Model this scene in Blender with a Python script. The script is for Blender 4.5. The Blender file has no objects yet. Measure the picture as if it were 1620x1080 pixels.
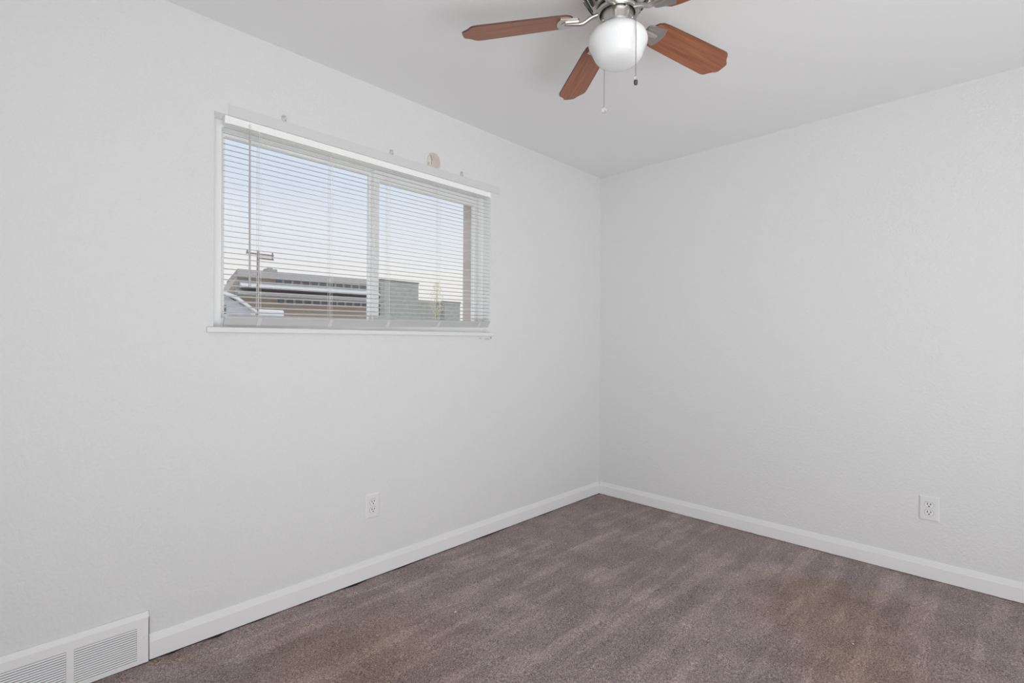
import bpy, bmesh, math, random
from mathutils import Vector, Matrix
random.seed(7)
C = bpy.context.scene.collection
PI = math.pi
R = math.radians

# ------------------------------------------------------------------ camera
camd = bpy.data.cameras.new('camera')
cam = bpy.data.objects.new('camera', camd); C.objects.link(cam)
YAW, PITCH, ROLL = 0.7752546, -0.00205566, 0.00594364
Fv = Vector((math.cos(YAW)*math.cos(PITCH), math.sin(YAW)*math.cos(PITCH), math.sin(PITCH)))
Rv = Vector((math.sin(YAW), -math.cos(YAW), 0)); Uv = Rv.cross(Fv)
Rr = Rv*math.cos(ROLL) + Uv*math.sin(ROLL); Ur = Uv*math.cos(ROLL) - Rv*math.sin(ROLL)
M = Matrix((Rr, Ur, -Fv)).transposed().to_4x4()
M.translation = Vector((-3.2622, -2.2424, 1.1787))
cam.matrix_world = M
camd.sensor_width = 36; camd.lens = 36*793.99/1620
camd.clip_start = 0.02; camd.clip_end = 400
bpy.context.scene.camera = cam

# ------------------------------------------------------------------ view
vs = bpy.context.scene.view_settings
vs.view_transform = 'Standard'; vs.look = 'None'; vs.gamma = 1.0; vs.use_curve_mapping = False
vs.exposure = 0.0

# ------------------------------------------------------------------ sky
world = bpy.data.worlds.new('sky'); bpy.context.scene.world = world
world.use_nodes = True
nt = world.node_tree; nt.nodes.clear()
wo = nt.nodes.new('ShaderNodeOutputWorld'); bg = nt.nodes.new('ShaderNodeBackground')
tc = nt.nodes.new('ShaderNodeTexCoord'); sx = nt.nodes.new('ShaderNodeSeparateXYZ')
nz = nt.nodes.new('ShaderNodeTexNoise'); nz.inputs['Scale'].default_value = 2.2; nz.inputs['Detail'].default_value = 5
ma = nt.nodes.new('ShaderNodeMath'); ma.operation = 'MULTIPLY_ADD'; ma.inputs[1].default_value = 0.16
ad = nt.nodes.new('ShaderNodeMath'); ad.operation = 'SUBTRACT'; ad.inputs[1].default_value = 0.08
rp = nt.nodes.new('ShaderNodeValToRGB')
el = rp.color_ramp.elements
el[0].position = 0.0; el[0].color = (0.42, 0.41, 0.40, 1)
el[1].position = 1.0; el[1].color = (1.9, 1.9, 1.95, 1)
for p, c in ((0.02, (0.93, 0.90, 0.86, 1)), (0.12, (0.92, 0.89, 0.86, 1)), (0.24, (0.78, 0.83, 0.90, 1)), (0.38, (0.66, 0.77, 0.93, 1)), (0.62, (1.3, 1.33, 1.4, 1))):
    e = el.new(p); e.color = c
L = nt.links.new
L(tc.outputs['Generated'], sx.inputs[0]); L(tc.outputs['Generated'], nz.inputs['Vector'])
L(nz.outputs['Fac'], ma.inputs[0]); L(sx.outputs['Z'], ma.inputs[2]); L(ma.outputs[0], ad.inputs[0])
L(ad.outputs[0], rp.inputs['Fac']); L(rp.outputs['Color'], bg.inputs['Color']); L(bg.outputs[0], wo.inputs['Surface'])
bg.inputs['Strength'].default_value = 1.06

# ------------------------------------------------------------------ large area lights (soft room light from behind the camera)
def area(name, loc, target, sxy, power, col=(1, 1, 1), spread=180):
    ld = bpy.data.lights.new(name, 'AREA'); ld.shape = 'RECTANGLE'; ld.size, ld.size_y = sxy
    ld.energy = power; ld.color = col; ld.spread = R(spread)
    o = bpy.data.objects.new(name, ld); C.objects.link(o); o.location = loc
    o.rotation_euler = (Vector(target) - Vector(loc)).to_track_quat('-Z', 'Y').to_euler()
    return o
area('soft_light_rear', (-4.3, -4.3, 1.25), (-0.4, -0.1, 1.8), (2.2, 1.8), 12.2, (0.965, 0.985, 1), 75)
area('soft_light_bounce', (-2.9, -3.45, 0.30), (-2.2, -2.2, 2.44), (2.8, 1.8), 84, (0.965, 0.985, 1))

# ------------------------------------------------------------------ materials
def mat(name, color, rough=0.6, metal=0.0, spec=0.5):
    m = bpy.data.materials.new(name); m.use_nodes = True
    b = m.node_tree.nodes['Principled BSDF']
    b.inputs['Base Color'].default_value = (*color, 1); b.inputs['Roughness'].default_value = rough
    b.inputs['Metallic'].default_value = metal
    b.inputs['Specular IOR Level'].default_value = spec
    return m
def N(m, t): return m.node_tree.nodes.new(t)
def bsdf(m): return m.node_tree.nodes['Principled BSDF']
def coords(m, scale=(1, 1, 1), rot=(0, 0, 0)):
    t = N(m, 'ShaderNodeTexCoord'); mp = N(m, 'ShaderNodeMapping')
    mp.inputs['Scale'].default_value = scale; mp.inputs['Rotation'].default_value = rot
    m.node_tree.links.new(t.outputs['Object'], mp.inputs['Vector']); return mp.outputs['Vector']
def noise(m, vec, scale, detail=3, rough=0.5):
    n = N(m, 'ShaderNodeTexNoise'); n.inputs['Scale'].default_value = scale
    n.inputs['Detail'].default_value = detail; n.inputs['Roughness'].default_value = rough
    m.node_tree.links.new(vec, n.inputs['Vector']); return n.outputs['Fac']
def ramp(m, fac, stops):
    r = N(m, 'ShaderNodeValToRGB'); e = r.color_ramp.elements
    e[0].position, e[0].color = stops[0][0], (*stops[0][1], 1)
    e[1].position, e[1].color = stops[-1][0], (*stops[-1][1], 1)
    for p, c in stops[1:-1]: k = e.new(p); k.color = (*c, 1)
    m.node_tree.links.new(fac, r.inputs['Fac']); return r.outputs['Color']
def math_(m, op, a, b=None):
    n = N(m, 'ShaderNodeMath'); n.operation = op
    for i, v in enumerate((a, b)):
        if v is None: continue
        if isinstance(v, (int, float)): n.inputs[i].default_value = v
        else: m.node_tree.links.new(v, n.inputs[i])
    return n.outputs[0]
def mixc(m, fac, a, b, mode='MIX'):
    n = N(m, 'ShaderNodeMix'); n.data_type = 'RGBA'; n.blend_type = mode
    for i, v in ((0, fac), (6, a), (7, b)):
        if isinstance(v, tuple): n.inputs[i].default_value = (*v, 1)
        elif isinstance(v, (int, float)): n.inputs[i].default_value = v
        else: m.node_tree.links.new(v, n.inputs[i])
    return n.outputs[2]
def bump(m, h, strength, dist):
    b = N(m, 'ShaderNodeBump'); b.inputs['Strength'].default_value = strength; b.inputs['Distance'].default_value = dist
    m.node_tree.links.new(h, b.inputs['Height']); m.node_tree.links.new(b.outputs['Normal'], bsdf(m).inputs['Normal'])
def setc(m, out): m.node_tree.links.new(out, bsdf(m).inputs['Base Color'])

def paint(name, col, strength=0.35):
    m = mat(name, col, 0.62, spec=0.3)
    v = coords(m); a = noise(m, v, 75, 4, 0.6); b = noise(m, v, 9, 3)
    h = math_(m, 'ADD', a, math_(m, 'MULTIPLY', b, 0.7))
    bump(m, h, strength, 0.004)
    setc(m, mixc(m, noise(m, v, 1.7, 3), tuple(c*0.985 for c in col), col))
    return m
M_wall = paint('wall_paint', (0.75, 0.75, 0.748), 0.9)
M_ceil = paint('ceiling_paint', (0.87, 0.87, 0.866), 0.12)
M_trim = mat('trim_paint', (0.82, 0.82, 0.82), 0.4)
M_sill = mat('sill_paint', (0.76, 0.76, 0.757), 0.45)
M_strip = paint('strip_paint', (0.69, 0.69, 0.688), 0.4)
M_vinyl = mat('white_vinyl', (0.96, 0.96, 0.96), 0.35)
M_slat = mat('slat_enamel', (0.95, 0.95, 0.94), 0.4)
M_plate = mat('white_plastic', (0.77, 0.77, 0.765), 0.3)
M_recep = mat('receptacle_plastic', (0.84, 0.84, 0.83), 0.3)
M_dark = mat('dark_slot', (0.015, 0.015, 0.015), 0.7)
M_gap = mat('gap_shade_grey', (0.30, 0.30, 0.30), 0.8)
M_grille = mat('register_enamel', (0.83, 0.83, 0.83), 0.35)
M_cord = mat('ladder_string', (0.85, 0.85, 0.83), 0.8)
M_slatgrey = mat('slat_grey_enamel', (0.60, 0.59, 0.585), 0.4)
M_rail = mat('rail_shaded_enamel', (0.56, 0.56, 0.555), 0.4)  # greyed so the shade on the rail's downturned face is in the colour
M_clip = mat('clear_clip', (0.68, 0.68, 0.67), 0.3)
M_wand = mat('wand_plastic', (0.50, 0.49, 0.49), 0.25)
M_nickel = mat('brushed_nickel', (0.58, 0.56, 0.53), 0.34, 1.0)
M_blackm = mat('black_vent', (0.02, 0.02, 0.02), 0.5)
M_opal = mat('opal_glass', (0.83, 0.84, 0.84), 0.08)
M_edge = mat('blade_edge', (0.10, 0.045, 0.03), 0.5)
M_bare = mat('bare_plaster', (0.56, 0.50, 0.44), 0.85)
M_flake = mat('grey_flake', (0.60, 0.60, 0.59), 0.85)
M_chip = mat('chipped_paint', (0.45, 0.44, 0.43), 0.85)
M_paper = mat('paper_white', (0.9, 0.9, 0.9), 0.8)

m = M_bare; v = coords(m); setc(m, ramp(m, noise(m, v, 25, 4), [(0.3, (0.50, 0.45, 0.39)), (0.7, (0.66, 0.60, 0.54))]))
m = M_nickel; v = coords(m, (1, 1, 60)); bump(m, noise(m, v, 8, 3), 0.06, 0.002)

# carpet: mauve-brown pile with vacuum streaks and brown stains
M_carpet = mat('carpet_pile', (0.16, 0.12, 0.12), 0.95, spec=0.05)
m = M_carpet; v = coords(m)
fine = noise(m, v, 210, 2, 0.7); mid = noise(m, v, 75, 2, 0.6)
grain = math_(m, 'ADD', math_(m, 'MULTIPLY', fine, 0.78), math_(m, 'MULTIPLY', mid, 0.22))
base = ramp(m, grain, [(0.30, (0.095, 0.067, 0.066)), (0.43, (0.290, 0.222, 0.218)), (0.56, (0.470, 0.382, 0.374)), (0.70, (0.80, 0.68, 0.67))])
sv = coords(m, (0.95, 8.0, 1), (0, 0, R(-6)))
streak = ramp(m, noise(m, sv, 1.6, 2, 0.5), [(0.38, (0.93, 0.93, 0.93)), (0.53, (0.99, 0.99, 0.99)), (0.60, (1.15, 1.15, 1.15))])
blotch = ramp(m, noise(m, v, 4.5, 4, 0.6), [(0.36, (0.86, 0.86, 0.86)), (0.64, (1.09, 1.09, 1.09))])
base = mixc(m, 1.0, base, streak, 'MULTIPLY'); base = mixc(m, 1.0, base, blotch, 'MULTIPLY')
geo = N(m, 'ShaderNodeTexCoord').outputs['Object']
nd = N(m, 'ShaderNodeTexNoise'); nd.inputs['Scale'].default_value = 3.5; nd.inputs['Detail'].default_value = 4
m.node_tree.links.new(geo, nd.inputs['Vector'])
vm = N(m, 'ShaderNodeVectorMath'); vm.operation = 'MULTIPLY_ADD'; vm.inputs[1].default_value = (0.5, 0.5, 0)
m.node_tree.links.new(nd.outputs['Color'], vm.inputs[0]); m.node_tree.links.new(geo, vm.inputs[2])
def spot(x, y, r0, r1):
    d = N(m, 'ShaderNodeVectorMath'); d.operation = 'DISTANCE'
    m.node_tree.links.new(vm.outputs[0], d.inputs[0]); d.inputs[1].default_value = (x+0.25, y+0.25, 0)
    mr = N(m, 'ShaderNodeMapRange'); mr.inputs['From Min'].default_value = r0; mr.inputs['From Max'].default_value = r1
    mr.inputs['To Min'].default_value = 1; mr.inputs['To Max'].default_value = 0
    m.node_tree.links.new(d.outputs['Value'], mr.inputs['Value']); return mr.outputs[0]
st = spot(-0.72, -1.74, 0.16, 0.46)
for s in ((-2.32, -0.55, 0.12, 0.50), (-2.80, -0.06, 0.02, 0.14), (-1.05, -1.90, 0.10, 0.40)):
    st = math_(m, 'MAXIMUM', st, spot(*s))
st = math_(m, 'MULTIPLY', st, 0.72)
base = mixc(m, st, base, mixc(m, 1.0, base, (0.90, 0.82, 0.66), 'MULTIPLY'))
setc(m, base); bump(m, grain, 0.7, 0.010)

# cherry wood for the fan blades (grain runs along local X)
M_wood = mat('cherry_wood', (0.35, 0.12, 0.05), 0.38)
m = M_wood; v = coords(m, (1.5, 28, 6))
g = noise(m, v, 2.4, 5, 0.6)
setc(m, ramp(m, g, [(0.28, (0.20, 0.062, 0.027)), (0.5, (0.315, 0.108, 0.050)), (0.72, (0.41, 0.155, 0.075))]))

def glass(name, tint=(1, 1, 1), f=0.06):
    mm = bpy.data.materials.new(name); mm.use_nodes = True; t = mm.node_tree; t.nodes.clear()
    o = t.nodes.new('ShaderNodeOutputMaterial'); a = t.nodes.new('ShaderNodeBsdfTransparent'); b = t.nodes.new('ShaderNodeBsdfGlossy')
    b.inputs['Roughness'].default_value = 0.02; a.inputs['Color'].default_value = (*tint, 1)
    x = t.nodes.new('ShaderNodeMixShader'); x.inputs[0].default_value = f
    t.links.new(a.outputs[0], x.inputs[1]); t.links.new(b.outputs[0], x.inputs[2]); t.links.new(x.outputs[0], o.inputs[0]); return mm
M_glass = glass('window_glass', (0.97, 0.98, 0.99), 0.05)
M_crystal = mat('clear_crystal', (0.95, 0.95, 0.95), 0.03)
bsdf(M_crystal).inputs['Transmission Weight'].default_value = 0.85

def brick(name, c1, c2, mortar, s):
    mm = mat(name, c1, 0.9); v = coords(mm, (1, 1, 1), (R(90), 0, 0))
    b = N(mm, 'ShaderNodeTexBrick'); mm.node_tree.links.new(v, b.inputs['Vector'])
    b.inputs['Color1'].default_value = (*c1, 1); b.inputs['Color2'].default_value = (*c2, 1); b.inputs['Mortar'].default_value = (*mortar, 1)
    b.inputs['Scale'].default_value = s; setc(mm, b.outputs['Color']); return mm
M_brick = brick('pink_brick', (0.60, 0.51, 0.48), (0.66, 0.57, 0.54), (0.68, 0.65, 0.63), 4)
M_brickfar = brick('far_brick', (0.44, 0.32, 0.28), (0.50, 0.37, 0.33), (0.50, 0.44, 0.40), 2)  # brick, like the shingle below, paled to paint in distance haze
M_shingle = mat('grey_shingle', (0.27, 0.27, 0.28), 0.9)
m = M_shingle; setc(m, ramp(m, noise(m, coords(m), 6, 4), [(0.3, (0.21, 0.20, 0.19)), (0.7, (0.33, 0.315, 0.30))]))
M_lightroof = mat('pale_roof', (0.62, 0.62, 0.63), 0.8)
M_siding = mat('grey_siding', (0.42, 0.42, 0.40), 0.85)
m = M_siding; setc(m, ramp(m, noise(m, coords(m), 2, 5), [(0.3, (0.36, 0.36, 0.34)), (0.7, (0.47, 0.47, 0.45))]))
M_wing = mat('tan_gable', (0.40, 0.35, 0.31), 0.85)
M_winfar = mat('dark_window_glass', (0.16, 0.17, 0.19), 0.2)
M_winframe = mat('pale_window_frame', (0.55, 0.53, 0.52), 0.6)
M_pole = mat('weathered_pole', (0.33, 0.27, 0.25), 0.9)
M_white = mat('white_metal', (0.85, 0.85, 0.86), 0.5)
M_van = mat('lilac_paint', (0.60, 0.60, 0.66), 0.5)
M_leaf = mat('yellow_leaves', (0.72, 0.68, 0.38), 0.8)
M_bark = mat('bark', (0.25, 0.2, 0.15), 0.9)
M_ground = mat('pale_ground', (0.45, 0.45, 0.38), 0.95)
m = M_ground; setc(m, ramp(m, noise(m, coords(m), 0.4, 5), [(0.3, (0.36, 0.38, 0.28)), (0.7, (0.55, 0.54, 0.50))]))

# ------------------------------------------------------------------ mesh helpers
def box(bm, x0, y0, z0, x1, y1, z1, bev=0.0):
    vs_ = [bm.verts.new((x, y, z)) for z in (z0, z1) for y in (y0, y1) for x in (x0, x1)]
    fs = [bm.faces.new([vs_[i] for i in f]) for f in ((0, 2, 3, 1), (4, 5, 7, 6), (0, 1, 5, 4), (2, 6, 7, 3), (0, 4, 6, 2), (1, 3, 7, 5))]
    if bev:
        es = {e for f in fs for e in f.edges}
        bmesh.ops.bevel(bm, geom=list(es), offset=bev, segments=2, affect='EDGES', profile=0.5)
def prism(bm, pts, d0, d1, axis):
    """pts: 2-D outline; extruded d0..d1 along axis (0:x with (y,z), 1:y with (x,z), 2:z with (x,y))"""
    def p(a, b, d): return {0: (d, a, b), 1: (a, d, b), 2: (a, b, d)}[axis]
    A = [bm.verts.new(p(a, b, d0)) for a, b in pts]; B = [bm.verts.new(p(a, b, d1)) for a, b in pts]
    n = len(pts)
    bm.faces.new(A); bm.faces.new(B[::-1])
    for i in range(n): bm.faces.new((A[i], B[i], B[(i+1) % n], A[(i+1) % n]))
def lathe(bm, prof, n=48, c=(0, 0), cap0=False, cap1=False):
    rings = []
    for r, z in prof:
        if r < 1e-6: rings.append([bm.verts.new((c[0], c[1], z))])
        else: rings.append([bm.verts.new((c[0]+r*math.cos(2*PI*i/n), c[1]+r*math.sin(2*PI*i/n), z)) for i in range(n)])
    for a, b in zip(rings, rings[1:]):
        for i in range(n):
            j = (i+1) % n
            if len(a) == 1 and len(b) == 1: continue
            if len(a) == 1: bm.faces.new((a[0], b[j], b[i]))
            elif len(b) == 1: bm.faces.new((a[i], a[j], b[0]))
            else: bm.faces.new((a[i], a[j], b[j], b[i]))
    if cap0 and len(rings[0]) > 1: bm.faces.new(rings[0])
    if cap1 and len(rings[-1]) > 1: bm.faces.new(rings[-1])
def tube(bm, pts, rad, n=10, cap=True):
    pts = [Vector(p) for p in pts]; rings = []
    up = Vector((0, 0, 1))
    for i, p in enumerate(pts):
        t = (pts[min(i+1, len(pts)-1)] - pts[max(i-1, 0)]).normalized()
        s = t.cross(up)
        if s.length < 1e-3: s = t.cross(Vector((1, 0, 0)))
        s.normalize(); w = s.cross(t)
        r = rad[i] if isinstance(rad, (list, tuple)) else rad
        rx, ry = r if isinstance(r, tuple) else (r, r)
        rings.append([bm.verts.new(p + s*rx*math.cos(2*PI*k/n) + w*ry*math.sin(2*PI*k/n)) for k in range(n)])
    for a, b in zip(rings, rings[1:]):
        for k in range(n): bm.faces.new((a[k], a[(k+1) % n], b[(k+1) % n], b[k]))
    if cap: bm.faces.new(rings[0][::-1]); bm.faces.new(rings[-1])
def obj(name, bm, m, parent=None, smooth=False, loc=None, angle=None):
    bmesh.ops.recalc_face_normals(bm, faces=bm.faces[:])
    me = bpy.data.meshes.new(name); bm.to_mesh(me); bm.free()
    for mm in (m if isinstance(m, (list, tuple)) else [m]): me.materials.append(mm)
    if smooth:
        me.polygons.foreach_set('use_smooth', [True]*len(me.polygons))
        me.set_sharp_from_angle(angle=R(angle or 40))
    o = bpy.data.objects.new(name, me); C.objects.link(o)
    if parent: o.parent = parent
    if loc: o.location = loc
    return o
def new(): return bmesh.new()
def bxo(name, m, parent, *b, bev=0.0):
    bm = new(); box(bm, *b, bev=bev); return obj(name, bm, m, parent)
def thing(name, label, cat, loc=(0, 0, 0), group=None):
    o = bpy.data.objects.new(name, None); C.objects.link(o); o.location = loc; o.empty_display_size = 0.05
    tag(o, label, cat, group); return o
def tag(o, label, cat, group=None):
    o['label'] = label; o['category'] = cat
    if group: o['group'] = group
    return o
def struct(o, label, cat):
    o['kind'] = 'structure'; tag(o, label, cat); return o

# ------------------------------------------------------------------ the room
H = 2.44; XL = -5.20; YN = -5.00
WX0, WX1, WZ0, WZ1 = -2.6695, -1.162, 1.2240, 2.0820      # window opening
bm = new()
def ring_wall(bm, y0, y1, x0, x1, z0, z1, ox0, ox1, oz0, oz1, reveal=0):
    """a wall slab with a real opening through it (one continuous mesh)"""
    xs = (x0, ox0, ox1, x1); zs = (z0, oz0, oz1, z1)
    g = {}
    for yi, y in enumerate((y0, y1)):
        for i, x in enumerate(xs):
            for j, z in enumerate(zs): g[yi, i, j] = bm.verts.new((x, y, z))
    for yi in (0, 1):
        for i in range(3):
            for j in range(3):
                if (i, j) != (1, 1): bm.faces.new((g[yi, i, j], g[yi, i+1, j], g[yi, i+1, j+1], g[yi, i, j+1]))
    for k in range(3):
        bm.faces.new((g[0, k, 0], g[0, k+1, 0], g[1, k+1, 0], g[1, k, 0])); bm.faces.new((g[0, k, 3], g[0, k+1, 3], g[1, k+1, 3], g[1, k, 3]))
        bm.faces.new((g[0, 0, k], g[0, 0, k+1], g[1, 0, k+1], g[1, 0, k])); bm.faces.new((g[0, 3, k], g[0, 3, k+1], g[1, 3, k+1], g[1, 3, k]))
    for a, b in (((1, 1), (2, 1)), ((2, 1), (2, 2)), ((2, 2), (1, 2)), ((1, 2), (1, 1))):
        bm.faces.new((g[0, a[0], a[1]], g[0, b[0], b[1]], g[1, b[0], b[1]], g[1, a[0], a[1]])).material_index = reveal
ring_wall(bm, 0, 0.135, XL-0.12, 0.12, -0.02, H+0.02, WX0, WX1, WZ0, WZ1, 1)
struct(obj('wall_left', bm, [M_wall, M_vinyl]), 'white orange-peel textured wall with the window in it', 'wall')
bm = new(); ring_wall(bm, 0.137, 0.245, XL-0.12, 0.12, -0.6, H+0.25, WX0+0.02, -1.178, WZ0+0.01, WZ1-0.005)
struct(obj('wall_outside', bm, M_brick), 'pinkish brick outer face of the window wall, seen at the glass edge', 'wall')
struct(bxo('wall_right', M_wall, None, 0, YN-0.12, -0.02, 0.12, 0, H+0.02), 'blank white wall to the right of the room corner', 'wall')
struct(bxo('wall_back', M_wall, None, XL-0.12, YN-0.12, -0.02, 0, YN, H+0.02), 'white wall behind the camera', 'wall')
struct(bxo('wall_front', M_wall, None, XL-0.12, YN, -0.02, XL, 0, H+0.02), 'white wall on the near left beyond the frame', 'wall')
struct(bxo('ceiling', M_ceil, None, XL-0.12, YN-0.12, H, 0.12, 0.12, H+0.1), 'smooth white ceiling carrying the fan', 'ceiling')

# carpet floor: a fine sheet of pile that dips away from the skirting in a few spots
bm = new(); nx, ny = 312, 300; dips = ((-2.805, 0.026, 0.006), (-2.655, 0.02, 0.005), (-2.05, 0.05, 0.004), (-1.78, 0.05, 0.005), (-1.18, 0.06, 0.004))
def fz(x, y):
    z = 0.0012*math.sin(x*31+y*17) + 0.0010*math.sin(x*13-y*47)
    if y > -0.09:
        for cx, w, d in dips: z -= d*math.exp(-((x-cx)/w)**2)*max(0, min(1, (y+0.06)/0.03))
        z -= 0.004*max(0, (y+0.05)/0.05)
    if x > -0.09: z -= 0.003*max(0, (x+0.05)/0.05)
    return z
gv = [[None]*(ny+1) for _ in range(nx+1)]
for i in range(nx+1):
    for j in range(ny+1):
        x = XL + (0-XL)*i/nx; y = YN + (0-YN)*j/ny
        gv[i][j] = bm.verts.new((x, y, fz(x, y)))
for i in range(nx):
    for j in range(ny): bm.faces.new((gv[i][j], gv[i+1][j], gv[i+1][j+1], gv[i][j+1]))
struct(obj('floor', bm, M_carpet, smooth=True), 'worn mauve-brown carpet with vacuum streaks and brown stains', 'floor')
bm = new(); box(bm, XL-0.12, YN-0.12, -0.12, 0.12, 0.12, -0.025); box(bm, -2.876, -0.0118, -0.03, -0.0005, -0.0003, 0.0007); obj('floor_slab', bm, M_dark)  # second box: black strip painting the shade under the left baseboard
struct(bpy.data.objects['floor_slab'], 'dark slab under the carpet, with a shade-black strip below the left baseboard', 'floor')

# baseboards: flat face with a sloping top
HB = 0.0914
prof = [(0, 0.001), (-0.0125, 0.001), (-0.0125, HB-0.027), (-0.011, HB-0.024), (-0.006, HB-0.003), (-0.004, HB), (0, HB)]
bm = new(); prism(bm, prof, -2.8765, -0.0005, 0)
struct(obj('baseboard_left', bm, M_trim), 'white baseboard below the window, from the floor vent to the corner', 'baseboard')
bm = new(); prism(bm, prof, YN+0.0005, -0.013, 1)
struct(obj('baseboard_right', bm, M_trim), 'white baseboard along the blank right wall', 'baseboard')
bm = new(); prism(bm, prof, XL+0.0005, -3.32, 0)
struct(obj('baseboard_front', bm, M_trim), 'white baseboard left of the floor vent', 'baseboard')

# window sill board and the faint raised strip above the window
bm = new(); box(bm, -2.694, -0.016, 1.2040, -1.144, 0.012, 1.2250, bev=0.003)
struct(obj('trim_1', bm, M_sill), 'white window sill board under the blind', 'sill')
bm = new(); box(bm, -2.618, -0.0035, 2.0822, -1.09, 0.002, 2.126, bev=0.0015)
struct(obj('trim_2', bm, M_strip), 'faint raised painted strip above the window', 'trim')

# ------------------------------------------------------------------ the window
win = bpy.data.objects.new('window_1', None); C.objects.link(win); win.location = ((WX0+WX1)/2, 0.1, WZ0)
struct(win, 'white vinyl sliding window behind the blind', 'window')
def wpart(name, bm, m, par=win): 
    o = obj(name, bm, m); o.parent = par
    off = Vector(win.location) if par is win else Vector(win.location)
    o.data.transform(Matrix.Translation(-off)); return o
def rect_ring(bm, x0, x1, z0, z1, l, r, b, t, y0, y1):
    ring_wall(bm, y0, y1, x0, x1, z0, z1, x0+l, x1-r, z0+b, z1-t)
e = 0.0005
bm = new(); rect_ring(bm, WX0+e, WX1-e, WZ0+e, WZ1-e, .046, .044, .040, .030, .070, .134); wpart('frame', bm, M_vinyl)
fx0, fx1, fz0, fz1 = WX0+.0475, WX1-.0455, WZ0+.0415, WZ1-.0315
bm = new(); rect_ring(bm, fx0, -1.888, fz0, fz1, .020, .040, .018, .018, .104, .126); s1 = wpart('fixed_sash', bm, M_vinyl)
bm = new(); box(bm, fx0+.019, .1125, fz0+.017, -1.927, .1165, fz1-.017); wpart('glass_pane', bm, M_glass, s1)
bm = new(); rect_ring(bm, -1.918, fx1, fz0, fz1, .030, .020, .030, .050, .074, .101); s2 = wpart('sliding_sash', bm, M_vinyl)
bm = new(); box(bm, -1.889, .090, fz0+.029, fx1-.019, .094, fz1-.049); wpart('glass_pane', bm, M_glass, s2)
bm = new(); box(bm, -1.913, .066, 1.60, -1.893, .0745, 1.66, bev=.002); wpart('latch', bm, M_vinyl, s2)

# ------------------------------------------------------------------ the venetian blind
BX0, BX1, BY = -2.628, -1.1645, 0.021
bl = thing('venetian_blind', 'white metal mini blind lowered over the window, bottom rail hanging crooked', 'blind', ((BX0+BX1)/2, BY, 2.08))
O = Vector(bl.location)
def bpart(name, bm, m, par=bl, smooth=False):
    o = obj(name, bm, m, smooth=smooth); o.parent = par; o.data.transform(Matrix.Translation(-O)); return o
bm = new()
prism(bm, [(.006, 2.052), (.036, 2.052), (.036, 2.078), (.033, 2.078), (.033, 2.055), (.009, 2.055), (.009, 2.080), (.006, 2.0812)], BX0, BX1, 0)
hr = bpart('headrail', bm, M_slat)
for x in (BX0-.002, BX1-.016):
    bm = new(); box(bm, x, .003, 2.049, x+.018, .037, 2.0815, bev=.002); bpart('mounting_bracket', bm, M_slat, hr)
NS = 35; TIL = R(14)
zt = 2.036; zl, zr = 1.2745, 1.2965
def slat_mesh(i):
    bm = new(); f = i/(NS-1)
    za = zt + (zl+.012-zt)*f; zb = zt + (zr+.012-zt)*f
    n = 6; w = .0245; th = .0009
    for k, (x, z) in enumerate(((BX0, za), (BX1, zb))): pass
    rows = []
    for x, z in ((BX0+random.uniform(-.001, .001), za), ((BX0+BX1)/2, (za+zb)/2 + random.uniform(-.0006, .0006)), (BX1-random.uniform(0, .0008), zb)):
        top, bot = [], []
        for k in range(n+1):
            u = (k/n-.5)*w; c = .0016*(1-(2*u/w)**2)
            y = BY + u*math.cos(TIL); zz = z + u*math.sin(TIL) + c
            top.append(bm.verts.new((x, y, zz+th/2))); bot.append(bm.verts.new((x, y, zz-th/2)))
        rows.append(top + bot[::-1])
    m_ = len(rows[0])
    for a, b in zip(rows, rows[1:]):
        for k in range(m_): bm.faces.new((a[k], a[(k+1) % m_], b[(k+1) % m_], b[k]))
    bm.faces.new(rows[0]); bm.faces.new(rows[-1][::-1]); return bm
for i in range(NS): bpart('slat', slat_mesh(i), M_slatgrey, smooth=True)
# bottom rail, lower on the left
bm = new()
sec = [(-.008, .0), (.004, .0), (.0075, .004), (.0085, .030), (.006, .036), (-.006, .036), (-.0095, .031), (-.0100, .004)]
A = [bm.verts.new((BX0+.002, BY+a*.7-(b-.018)*.75, 1.2315+b*1.03)) for a, b in sec]; B = [bm.verts.new((BX1-.0005, BY+a*.7-(b-.018)*.75, 1.2570+b)) for a, b in sec]
bm.faces.new(A); bm.faces.new(B[::-1])
for k in range(8): bm.faces.new((A[k], B[k], B[(k+1) % 8], A[(k+1) % 8]))
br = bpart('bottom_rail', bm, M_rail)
LX = (-2.493, -2.177, -1.868, -1.546, -1.243)
for x in LX:
    f = (x-BX0)/(BX1-BX0); zb = 1.2315+(1.2570-1.2315)*f
    for yy in (BY-.0132, BY+.0132):
        bm = new(); tube(bm, [(x-.004, yy, 2.053), (x-.004, yy, zb+.036)], .0007, 6); tube(bm, [(x+.004, yy, 2.053), (x+.004, yy, zb+.036)], .0007, 6)
        bpart('ladder_cord', bm, M_cord)
    bm = new(); prism(bm, [(BY-.0225, zb+.034), (BY-.0195, zb+.035), (BY+.0055, zb+.002), (BY+.0025, zb+.001)], x-.008, x+.008, 0); bpart('cord_clip', bm, M_clip, br)
# tilt wand
bm = new(); tube(bm, [(-2.538, -.003, 2.040), (-2.538, -.004, 1.75), (-2.5365, -.004, 1.40)], .0042, 6); tube(bm, [(-2.5365, -.004, 1.402), (-2.5365, -.004, 1.394)], .0052, 8)
wd = bpart('tilt_wand', bm, M_wand)
bm = new(); tube(bm, [(-2.538, .008, 2.066), (-2.538, -.002, 2.066), (-2.538, -.004, 2.058), (-2.538, -.003, 2.036)], .0028, 8); bpart('wand_hook', bm, M_plate, wd)

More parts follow.
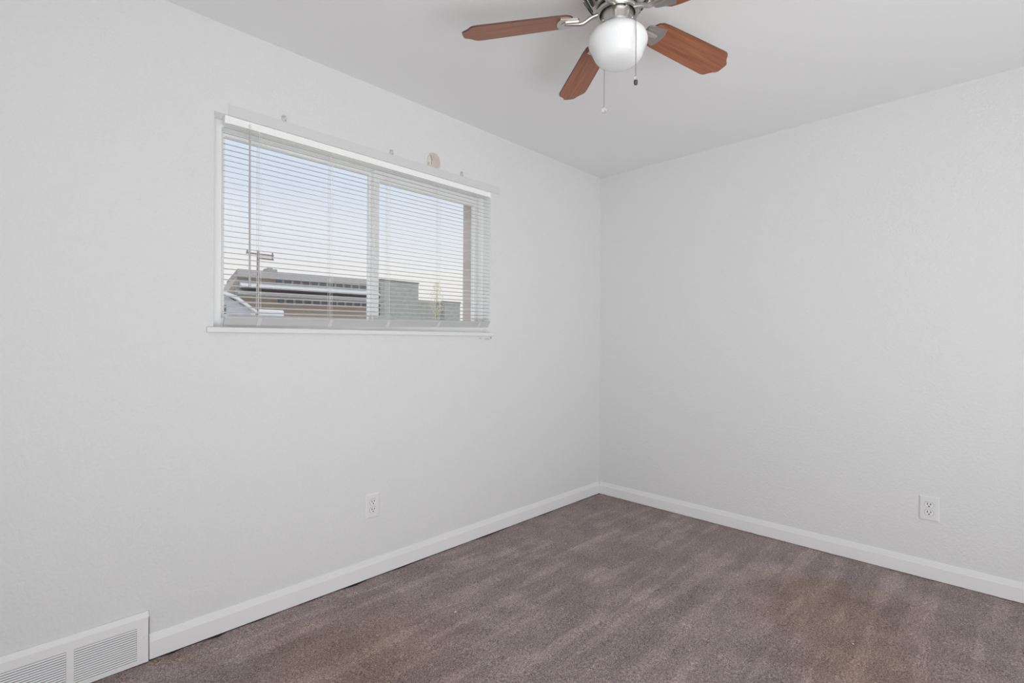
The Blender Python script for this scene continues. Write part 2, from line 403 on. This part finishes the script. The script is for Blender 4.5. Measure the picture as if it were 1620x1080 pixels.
# ------------------------------------------------------------------ marks left on the wall above the window
def blob(bm, cx, cz, w, h, d, seed, n=22, base_y=0.0):
    rnd = random.Random(seed); pts = []
    for k in range(n):
        a = 2*PI*k/n; r = 1 + rnd.uniform(-.14, .14)
        pts.append((cx + w/2*r*math.cos(a), cz + h/2*r*math.sin(a)))
    prism(bm, pts, base_y-d, base_y+.001, 1)
def hole(bm, x, z, r, y):
    pts = [(x+r*math.cos(2*PI*k/8), z+r*math.sin(2*PI*k/8)) for k in range(8)]; prism(bm, pts, y-.0006, y+.001, 1)
for nm, x, z, lab in (('left', -2.400, 2.137, 'small patch of chipped paint above the left pane, leftmost of the three marks'),
                      ('mid', -1.864, 2.136, 'small patch of chipped paint above the middle of the window'),
                      ('right', -1.399, 2.137, 'small patch of chipped paint above the right end of the window')):
    t = thing('paint_chip', lab, 'paint chip', (x, 0, z), 'chipped screw marks above the window')
    bm = new(); blob(bm, 0, 0, .022, .030, .0046, sum(map(ord, nm))); obj('flake', bm, M_flake, t)
    bm = new(); hole(bm, -.005, .006, .0052, -.0045); hole(bm, .006, -.007, .0042, -.0045); hole(bm, .003, .010, .004, -.0045); obj('screw_hole', bm, M_chip, t)
t = thing('paint_chip', 'ragged chipped paint just under the right end of the window sill', 'paint chip', (-1.20, 0, 1.190), 'chipped screw marks above the window')
del t['group']
for k, (x, z, w, h) in enumerate(((-.045, .000, .022, .012), (.010, -.004, .050, .010), (.040, .004, .014, .016))):
    bm = new(); blob(bm, x, z, w, h, .0010, 40+k, 14); obj('flake', bm, M_flake if k < 2 else M_chip, t)
t = thing('bare_patch', 'arched beige patch of bare plaster above the window', 'plaster patch', (-1.596, 0, 2.160))
out = [(-.046, -.037), (-.030, -.043), (.000, -.040), (.034, -.030), (.043, -.020), (.042, .008), (.034, .030), (.018, .043), (-.004, .046), (-.026, .038), (-.036, .022), (-.044, .004)]
bm = new(); prism(bm, out, -.0020, .001, 1); obj('plaster', bm, M_bare, t)
bm = new(); prism(bm, [(-.045, -.030), (-.024, -.034), (-.018, -.004), (-.024, .020), (-.036, .018), (-.043, .002)], -.0035, -.0015, 1)
obj('peeling_paint', bm, mat('peeled_cream', (0.70, 0.66, 0.60), 0.8), t)
bm = new(); prism(bm, [(-.019, -.022), (-.016, -.020), (-.014, .004), (-.021, .026), (-.024, .024), (-.018, .002)], -.0038, -.0015, 1)
obj('torn_edge', bm, mat('torn_brown', (0.36, 0.28, 0.20), 0.9), t)
o = bm = new(); prism(bm, [(-.042, -.028), (-.034, -.030), (-.033, -.014), (-.040, -.012)], -.0042, -.0030, 1); obj('screw_hole', bm, M_chip, t)

# ------------------------------------------------------------------ wall outlets (built facing -y, then turned)
def outlet(label, loc, rz):
    t = thing('wall_outlet', label, 'outlet', loc, 'duplex wall outlets'); t.rotation_euler = (0, 0, rz)
    w, h, d = .0395, .0615, .006
    bm = new()
    A = [bm.verts.new(p) for p in ((-w, 0, -h), (w, 0, -h), (w, 0, h), (-w, 0, h))]
    B = [bm.verts.new(p) for p in ((-w+.0005, -.003, -h+.0005), (w-.0005, -.003, -h+.0005), (w-.0005, -.003, h-.0005), (-w+.0005, -.003, h-.0005))]
    D = [bm.verts.new(p) for p in ((-w+.006, -d, -h+.006), (w-.006, -d, -h+.006), (w-.006, -d, h-.006), (-w+.006, -d, h-.006))]
    for P, Q in ((A, B), (B, D)):
        for i in range(4): bm.faces.new((P[i], P[(i+1) % 4], Q[(i+1) % 4], Q[i]))
    bm.faces.new(D); bm.faces.new(A[::-1]); obj('cover_plate', bm, M_plate, t)
    for s in (1, -1):
        cz = s*.0195; bm = new(); pts = []
        for k in range(32):
            a = 2*PI*k/32; pts.append((max(-.0172, min(.0172, .0172*math.cos(a))), cz + max(-.0132, min(.0132, .0172*math.sin(a)))))
        prism(bm, pts, -d-.0022, -d+.001, 1); rc = obj('receptacle', bm, M_recep, t)
        bm = new(); prism(bm, [(a_*1.075, cz+(b_-cz)*1.09) for a_, b_ in pts], -d-.0003, -d+.001, 1); obj('gap_shade', bm, M_gap, rc)  # flat grey outline, the gap's shade put into its colour
        for sx_, hh in ((-.0064, .0052), (.0064, .0044)):
            bm = new(); box(bm, sx_-.0017, -d-.0027, cz+.004-hh, sx_+.0017, -d-.001, cz+.004+hh); obj('slot', bm, M_dark, rc)
        bm = new(); pts = [(.0032*math.cos(2*PI*k/10), cz-.0075+.0032*math.sin(2*PI*k/10)) for k in range(10)]
        prism(bm, pts, -d-.0027, -d-.001, 1); obj('ground_hole', bm, M_dark, rc)
    bm = new(); pts = [(.0028*math.cos(2*PI*k/12), .0028*math.sin(2*PI*k/12)) for k in range(12)]
    prism(bm, pts, -d-.0009, -d+.001, 1); obj('screw', bm, M_plate, t)
outlet('white duplex outlet low on the wall under the window', (-1.961, 0, .353), 0)
outlet('white duplex outlet low on the blank right wall', (0, -1.980, .350), R(-90))

# ------------------------------------------------------------------ baseboard register
RX0, RX1 = -3.315, -2.8765
t = thing('floor_register', 'white metal baseboard vent register with horizontal louvers', 'vent', ((RX0+RX1)/2, 0, 0))
O2 = Vector(t.location)
def rpart(name, bm, m, par=t):
    o = obj(name, bm, m); o.parent = par; o.data.transform(Matrix.Translation(-O2)); return o
RZ = .178; RD = -.020
bm = new()
groups = ((-3.275, -3.105), (-3.085, -2.914))
z0, z1 = .012, .133
# face plate with two openings
xs = [RX0, groups[0][0], groups[0][1], groups[1][0], groups[1][1], RX1-.001]; zs = [.001, z0, z1, RZ-.014]
g = {}
for yi, y in enumerate((RD, RD+.003)):
    for i, x in enumerate(xs):
        for j, z in enumerate(zs): g[yi, i, j] = bm.verts.new((x, y, z))
hole_ = {(1, 1), (3, 1)}
for yi in (0, 1):
    for i in range(5):
        for j in range(3):
            if (i, j) not in hole_: bm.faces.new((g[yi, i, j], g[yi, i+1, j], g[yi, i+1, j+1], g[yi, i, j+1]))
for i in (1, 3):
    c = [(i, 1), (i+1, 1), (i+1, 2), (i, 2)]
    for a, b in zip(c, c[1:]+c[:1]): bm.faces.new((g[0, a[0], a[1]], g[0, b[0], b[1]], g[1, b[0], b[1]], g[1, a[0], a[1]]))
# sloping top flange and side returns
prism(bm, [(RD, RZ-.014), (RD+.003, RZ-.014), (-.004, RZ-.001), (-.0005, RZ-.001), (-.0005, RZ+.001), (-.006, RZ+.001)], RX0, RX1-.001, 0)
for xa, xb in ((RX0, RX0+.002), (RX1-.003, RX1-.001)):
    prism(bm, [(RD, .001), (-.0005, .001), (-.0005, RZ), (-.006, RZ), (RD, RZ-.014)], xa, xb, 0)
rpart('face_plate', bm, M_grille)
for a, b in groups:
    bm = new(); n = 15; st_ = (z1-z0)/n
    for k in range(n):
        zc = z0 + st_*(k+.5)
        prism(bm, [(RD-.0012, zc-.0026), (RD-.0004, zc-.0034), (RD+.0030, zc+.0010), (RD+.0022, zc+.0018)], a+.0003, b-.0003, 0)
    rpart('louver_bank', bm, M_grille)
bm = new(); box(bm, RX0+.01, RD+.0145, .006, RX1-.012, RD+.0165, .140); rpart('duct_shade_sheet', bm, M_dark)  # black sheet stands in for the darkness behind the louvers
bm = new(); pts = [(-2.8895+.0055*math.cos(2*PI*k/14), .0905+.0055*math.sin(2*PI*k/14)) for k in range(14)]
prism(bm, pts, RD-.0045, RD+.001, 1); rpart('screw', bm, M_grille)

# ------------------------------------------------------------------ specks on the carpet
def crumb(x, y, s, seed, label):
    rnd = random.Random(seed); bm = new(); bmesh.ops.create_icosphere(bm, subdivisions=1, radius=s)
    for v_ in bm.verts: v_.co *= rnd.uniform(.7, 1.2); v_.co.z = max(-.3*s, v_.co.z*.7)
    o = obj('paper_crumb', bm, M_paper); o.location = (x, y, .003+s*.3); tag(o, label, 'crumb', 'white crumbs on the carpet')
crumb(-1.881, -.554, .0045, 1, 'tiny white crumb on the carpet in front of the window wall')
crumb(-.93, -1.83, .0035, 2, 'tiny white crumb on the brown carpet stain at the lower right')

# ------------------------------------------------------------------ ceiling fan
HX, HY, HZ = -1.8023, -1.3018, 2.2815
fan = thing('ceiling_fan', 'brushed nickel ceiling fan with cherry wood blades and white globe light', 'ceiling fan', (HX, HY, HZ))
def fpart(name, bm, m, par=fan, smooth=True, angle=35): return obj(name, bm, m, par, smooth=smooth, angle=angle)
T = H - HZ
bm = new(); lathe(bm, [(.066, .018), (.078, .020), (.090, .032), (.104, .050), (.116, .072), (.122, .090), (.122, .122), (.110, .135), (.098, T), (0, T)], 64)
mh = fpart('motor_housing', bm, M_nickel)
# curved cooling slots on the bowl of the housing
bm = new()
for k in range(18):
    a0 = 2*PI*k/18
    prev = None
    for s in range(6):
        u = s/5; r = .083 + .032*u; z = .0245 + (.0465)*(u**1.28); da = .115*math.sin(PI*(.12+.76*u)) + .02; sh = .20*u
        q = []
        for sg in (-1, 1):
            a = a0 + sh + sg*da*.75
            q.append(bm.verts.new((r*1.014*math.cos(a), r*1.014*math.sin(a), z-.0016)))
        for sg in (1, -1):
            a = a0 + sh + sg*da*.75
            q.append(bm.verts.new((r*.97*math.cos(a), r*.97*math.sin(a), z+.002)))
        if prev:
            for j in range(4): bm.faces.new((prev[j], prev[(j+1) % 4], q[(j+1) % 4], q[j]))
        else: bm.faces.new(q)
        prev = q
    bm.faces.new(prev[::-1])
fpart('cooling_slots', bm, M_blackm, mh, smooth=False)
bm = new(); lathe(bm, [(0, .024), (.058, .024), (.058, .008), (.0, .008)], 48); fpart('motor_core', bm, M_blackm)
bm = new(); lathe(bm, [(.058, .012), (.070, .012), (.072, .009), (.072, .004), (.070, .001), (.060, .001), (.058, .004), (.058, .012)], 64); fpart('flywheel', bm, M_nickel)
# light kit, hanging very slightly off plumb
TK = Rv*0.022
def lk(z): return (TK.x*(-z), TK.y*(-z))
bm = new(); lathe(bm, [(0, .008), (.050, .008), (.0535, .005), (.0535, -.036), (.0500, -.040), (.046, -.040), (0, -.040)], 64); kit = fpart('switch_housing', bm, M_nickel)
gp = [(.044, -.034), (.0465, -.040), (.056, -.0445), (.072, -.053), (.086, -.064), (.095, -.076), (.0990, -.088), (.0990, -.097), (.0965, -.106), (.0915, -.116), (.0865, -.126), (.082, -.137), (.076, -.148), (.067, -.157), (.054, -.164), (.036, -.168), (.018, -.1695), (0, -.170)]
bm = new(); lathe(bm, gp, 72)
for v_ in bm.verts: v_.co.x += TK.x*(-v_.co.z*1.0); v_.co.y += TK.y*(-v_.co.z*1.0)
globe = fpart('glass_globe', bm, M_opal, smooth=True, angle=60)
for k in range(3):
    a = YAW + PI + R(50) + k*2*PI/3
    bm = new(); bmesh.ops.create_uvsphere(bm, u_segments=12, v_segments=8, radius=.0042)
    fpart('thumb_screw', bm, M_nickel, kit).location = (.0545*math.cos(a), .0545*math.sin(a), -.030)
# blades with their irons
W2 = .061
out = [(.150, .026), (.158, .040), (.172, .049), (.20, .0525), (.35, .0575), (.470, W2), (.484, .0605), (.4925, .0575), (.499, .0515), (.507, .0415), (.5165, .0325), (.527, .0265), (.5325, .0185), (.5335, 0)]
outline = out + [(x, -y) for x, y in out[-2::-1]]
def blade_mesh():
    bm = new(); t_ = .0028
    top = [bm.verts.new((x, y, t_)) for x, y in outline]; bot = [bm.verts.new((x, y, -t_)) for x, y in outline]
    bm.faces.new(top); bm.faces.new(bot[::-1]); n = len(outline)
    for i in range(n):
        f = bm.faces.new((top[i], bot[i], bot[(i+1) % n], top[(i+1) % n])); f.material_index = 1
    return bm
PH = 2.23065; DROOP = .0638; PITCHB = R(-12)
bl_src = iron_src = None
for k in range(5):
    a = PH - k*2*PI/5
    if k == 0:
        bl_src = obj('blade', blade_mesh(), [M_wood, M_edge], fan); b_ = bl_src
        # iron: arm curving out of the flywheel, then a fan shaped plate under the blade
        bm = new()
        pts = [(.066, 0, .006), (.080, 0, .003), (.093, 0, -.001), (.105, 0, -.008), (.117, 0, -.0135), (.130, 0, -.0145), (.150, 0, -.0125), (.178, 0, -.0095)]
        tube(bm, pts, [(.0115, .0075), (.0105, .0075), (.010, .0075), (.010, .0075), (.0095, .007), (.009, .0065), (.0085, .006), (.007, .005)], 12)
        iron_src = obj('blade_iron', bm, M_nickel, fan, smooth=True); ir = iron_src
        bm = new()
        arc = [(.178+.027*math.cos(R(q)), .041*math.sin(R(q))/math.sin(R(60))) for q in range(-60, 61, 12)]
        pl = [(.128, -.022), (.134, -.027)] + arc + [(.134, .027), (.128, .022)]
        prism(bm, pl, -.0085, -.0030, 2)
        plate_src = obj('mounting_plate', bm, M_nickel, ir)
        bm = new()
        arc2 = [(.172+.018*math.cos(R(q)), .020*math.sin(R(q))) for q in range(-80, 81, 16)]
        prism(bm, [(.130, -.015)] + arc2 + [(.130, .015)], -.0112, -.008, 2)
        rib_src = obj('raised_rib', bm, M_nickel, ir)
    else:
        b_ = bl_src.copy(); C.objects.link(b_); b_.parent = fan
        ir = iron_src.copy(); C.objects.link(ir); ir.parent = fan
        for s_ in (plate_src, rib_src): c_ = s_.copy(); C.objects.link(c_); c_.parent = ir
    for o in (b_, ir):
        o.rotation_mode = 'XYZ'
        o.matrix_local = Matrix.Rotation(a, 4, 'Z') @ Matrix.Rotation(DROOP, 4, 'Y') @ Matrix.Rotation(PITCHB, 4, 'X')
# pull chains
def chain(pts, name, pend):
    bm = new()
    P = [Vector(p) for p in pts]; L_ = [0]
    for a, b in zip(P, P[1:]): L_.append(L_[-1]+(b-a).length)
    n = int(L_[-1]/.0013); q = []; rr = []
    for i in range(n+1):
        d = L_[-1]*i/n; j = max(k for k in range(len(P)-1) if L_[k] <= d+1e-9)
        u = (d-L_[j])/max(1e-9, L_[j+1]-L_[j]); q.append(P[j].lerp(P[j+1], min(1, u))); rr.append(.0008 if i % 3 == 0 else .0017)
    tube(bm, q, rr, 6); c = fpart('pull_chain', bm, mat(name, (0.42, 0.41, 0.40), 0.35, 1.0))
    e = P[-1]
    if pend == 'ball':
        bm = new(); bmesh.ops.create_icosphere(bm, subdivisions=2, radius=.0105)
        for v_ in bm.verts: v_.co.z *= 1.15; v_.co += e + Vector((0, 0, -.013))
        fpart('pull_pendant', bm, M_crystal, c, smooth=False)
        bm = new(); lathe(bm, [(0, .003), (.003, .002), (.0035, -.003), (0, -.004)], 10)
        for v_ in bm.verts: v_.co += e
        fpart('pendant_cap', bm, M_nickel, c)
    else:
        bm = new(); lathe(bm, [(0, .002), (.004, .0), (.0055, -.006), (.0055, -.020), (.004, -.026), (0, -.027)], 12)
        for v_ in bm.verts: v_.co += e
        fpart('pull_pendant', bm, M_crystal, c)
        bm = new(); lathe(bm, [(.0058, -.014), (.0062, -.016), (.0062, -.022), (.0045, -.0275), (0, -.0285), (0, -.013), (.0058, -.014)], 12)
        for v_ in bm.verts: v_.co += e
        fpart('pendant_tip', bm, mat('dark_metal', (0.12, 0.12, 0.12), 0.4, 1.0), c)
Fh = Vector((math.cos(YAW), math.sin(YAW), 0))
def q(r_, f_, z): v_ = Rv*r_ + Fh*f_; return (v_.x, v_.y, z)
chain([q(.020, -.052, .002), q(.0225, -.058, -.004), q(.030, -.078, -.046), q(.0375, -.0935, -.066), q(.0395, -.0985, -.082), q(.0395, -.0995, -.110), q(.0395, -.0995, -.258)], 'chain_near', 'stick')
chain([q(-.014, .050, .0), q(-.018, .075, -.048), q(-.023, .097, -.072), q(-.0245, .1015, -.100), q(-.0245, .1015, -.262)], 'chain_far', 'ball')
for r_, f_, z in ((.020, -.051, .001), (-.014, .050, .0)):
    bm = new(); a = Vector(q(r_, f_, z)); dn = Vector((a.x, a.y, 0)).normalized()
    tube(bm, [a-dn*.003, a+dn*.004], .0048, 12); fpart('chain_outlet', bm, M_nickel, kit)

# ------------------------------------------------------------------ outdoors
GZ = -0.6
bm = new(); box(bm, -60, .6, GZ-.2, 140, 150, GZ)
struct(obj('ground', bm, M_ground), 'pale ground outside the window', 'ground')
b = thing('apartment_building', 'long brick building with grey roofs and rows of small windows outside', 'building', (15.4, 62, 0))
b.rotation_euler = (0, 0, R(-7.2))                           # local x runs along the facade
def lpart(name, bm, m, par): return obj(name, bm, m, par)
def opart(name, bm, m, par, O_): o = obj(name, bm, m); o.parent = par; o.data.transform(Matrix.Translation(-O_)); return o
bm = new(); box(bm, .8, 0, GZ, 17.8, 6.6, 8.72); lpart('wall', bm, M_brickfar, b)
bm = new()                                                   # upper roof, hipped at the left
P = [(.75, -.6, 8.45), (18.0, -.6, 8.70), (18.0, 2.6, 9.75), (1.25, 2.6, 9.72), (.75, 6.9, 8.45), (18.0, 6.9, 8.70)]
vv = [bm.verts.new(p) for p in P] + [bm.verts.new((p[0], p[1], p[2]-.12)) for p in (P[0], P[1], P[5], P[4])]
for f in ((0, 1, 2, 3), (3, 2, 5, 4), (0, 3, 4), (1, 5, 2), (0, 6, 7, 1), (1, 7, 8, 5), (5, 8, 9, 4), (4, 9, 6, 0), (6, 9, 8, 7)): bm.faces.new([vv[i] for i in f])
lpart('roof', bm, M_shingle, b)
bm = new(); prism(bm, [(-.45, 6.2), (2.6, 6.2), (2.6, 8.5), (.85, 8.5)], -.02, 6.5, 1); lpart('gable_end', bm, M_wing, b)
bm = new(); prism(bm, [(-1.5, 7.15), (-1.5, 7.28), (-.03, 7.92), (-.03, 7.15)], 1.0, 17.9, 0); lpart('porch_roof', bm, M_lightroof, b)
bm = new(); prism(bm, [(-2.4, 6.12), (-2.4, 6.27), (-.03, 7.1), (-.03, 6.12)], .5, 17.9, 0); lpart('lower_roof', bm, M_shingle, b)
bm = new(); box(bm, 4.2, 2.0, 9.3, 5.6, 3.2, 9.95); box(bm, 4.6, 2.2, 9.95, 5.1, 3.0, 10.2); lpart('chimney', bm, M_siding, b)
for k in range(12):
    for z0_, z1_, x0_ in ((8.06, 8.5, 4.85), (5.60, 6.10, 5.1)):
        x = x0_ + 1.07*k
        if x > 17.2: continue
        bm = new(); box(bm, x, -.06, z0_-.05, x+1.0, .02, z1_+.05); w_ = lpart('window', bm, M_winframe, b)
        bm = new(); box(bm, x+.06, -.09, z0_, x+.84, -.03, z1_); lpart('pane', bm, M_winfar, w_)
b2 = thing('grey_building', 'plain grey-sided block standing right of the long brick building outside', 'building', (37, 61, GZ))
O4 = Vector(b2.location)
bm = new(); box(bm, 34.2, 60.5, GZ, 40.65, 72, 9.6); opart('wall', bm, M_siding, b2, O4)
bm = new(); box(bm, 34.15, 60.4, 9.6, 40.75, 72.1, 9.75); opart('roof', bm, M_shingle, b2, O4)
bm = new(); box(bm, 40.66, 60.6, GZ, 43.9, 70, 7.2); opart('annex', bm, M_siding, b2, O4)
b3 = thing('small_building', 'small grey block farthest right in the window view', 'building', (46.8, 61, GZ))
O5 = Vector(b3.location)
bm = new(); box(bm, 45.55, 60.5, GZ, 48.75, 68, 7.15); opart('wall', bm, M_siding, b3, O5)
bm = new(); box(bm, 45.45, 60.4, 7.1, 48.85, 68.1, 7.3); opart('roof', bm, M_shingle, b3, O5)
# utility pole
up = thing('utility_pole', 'weathered wooden utility pole with crossarms outside the left pane', 'utility pole', (4.93, 22, GZ))
bm = new(); tube(bm, [(-.05, 0, 0), (.0, 0, 3.4), (.03, 0, 5.78)], [.09, .07, .055], 12); obj('post', bm, M_pole, up)
for z, x0_, x1_ in ((5.62, -.52, .66), (5.44, -.05, .66)):
    bm = new(); box(bm, x0_, -.13, z-.035, x1_, -.07, z+.035); ca = obj('crossarm', bm, M_pole, up)
    for x in (x0_+.05, x1_-.05):
        bm = new(); tube(bm, [(x, -.10, z+.03), (x, -.10, z+.15)], .035, 8); obj('insulator', bm, M_pole, ca)
# white shed with a pitched roof, lower left of the view
sh = thing('shed', 'white shed with a sloping roof at the left edge of the window view', 'shed', (2.4, 18, GZ))
bm = new(); prism(bm, [(-1.6, 0), (.95, 0), (.95, 2.86), (.0, 3.40), (-1.6, 3.2)], 0, 3, 1); obj('wall', bm, M_van, sh)
bm = new(); prism(bm, [(-1.7, 3.26), (.02, 3.48), (.40, 3.36), (1.10, 2.84), (1.10, 2.76), (.38, 3.24), (0.0, 3.38), (-1.7, 3.16)], -.2, 3.2, 1); obj('roof', bm, M_white, sh)
bm = new(); box(bm, -.9, -.03, 2.3, .1, .01, 3.0); obj('window', bm, M_winfar, sh)
tr = thing('trailer', 'low white trailer parked before the brick building outside', 'trailer', (5.0, 22.6, GZ))
bm = new(); box(bm, -1.2, 0, .5, 1.35, 2.4, 3.16, bev=.05); obj('body', bm, M_white, tr)
for x in (-.7, .1):
    bm = new(); tube(bm, [(x, -.02, .35), (x, .2, .35)], .34, 20); obj('wheel', bm, M_dark, tr)
# yellow-green tree between the grey blocks
tree = thing('tree', 'thin yellow-leaved tree beside the grey block outside', 'tree', (42.2, 58, GZ))
bm = new(); tube(bm, [(0, 0, 0), (.05, 0, 4), (0, 0, 9.4)], [.16, .12, .03], 8); obj('trunk', bm, M_bark, tree)
bm = new(); rnd = random.Random(3)
for k in range(700):
    h = rnd.uniform(4.5, 10.3); rad = (1.0*math.sin(PI*(h-4.2)/6.3)**.7 + .1)*math.sqrt(rnd.random()); a = rnd.uniform(0, 2*PI)
    c = Vector((rad*math.cos(a), rad*math.sin(a), h)); n1 = Vector((rnd.uniform(-1, 1), rnd.uniform(-1, 1), rnd.uniform(-1, 1))).normalized(); n2 = n1.orthogonal().normalized()
    s = .07
    bm.faces.new([bm.verts.new(c+n1*s*1.6), bm.verts.new(c+n2*s), bm.verts.new(c-n1*s*1.6), bm.verts.new(c-n2*s)])
obj('foliage', bm, M_leaf, tree)
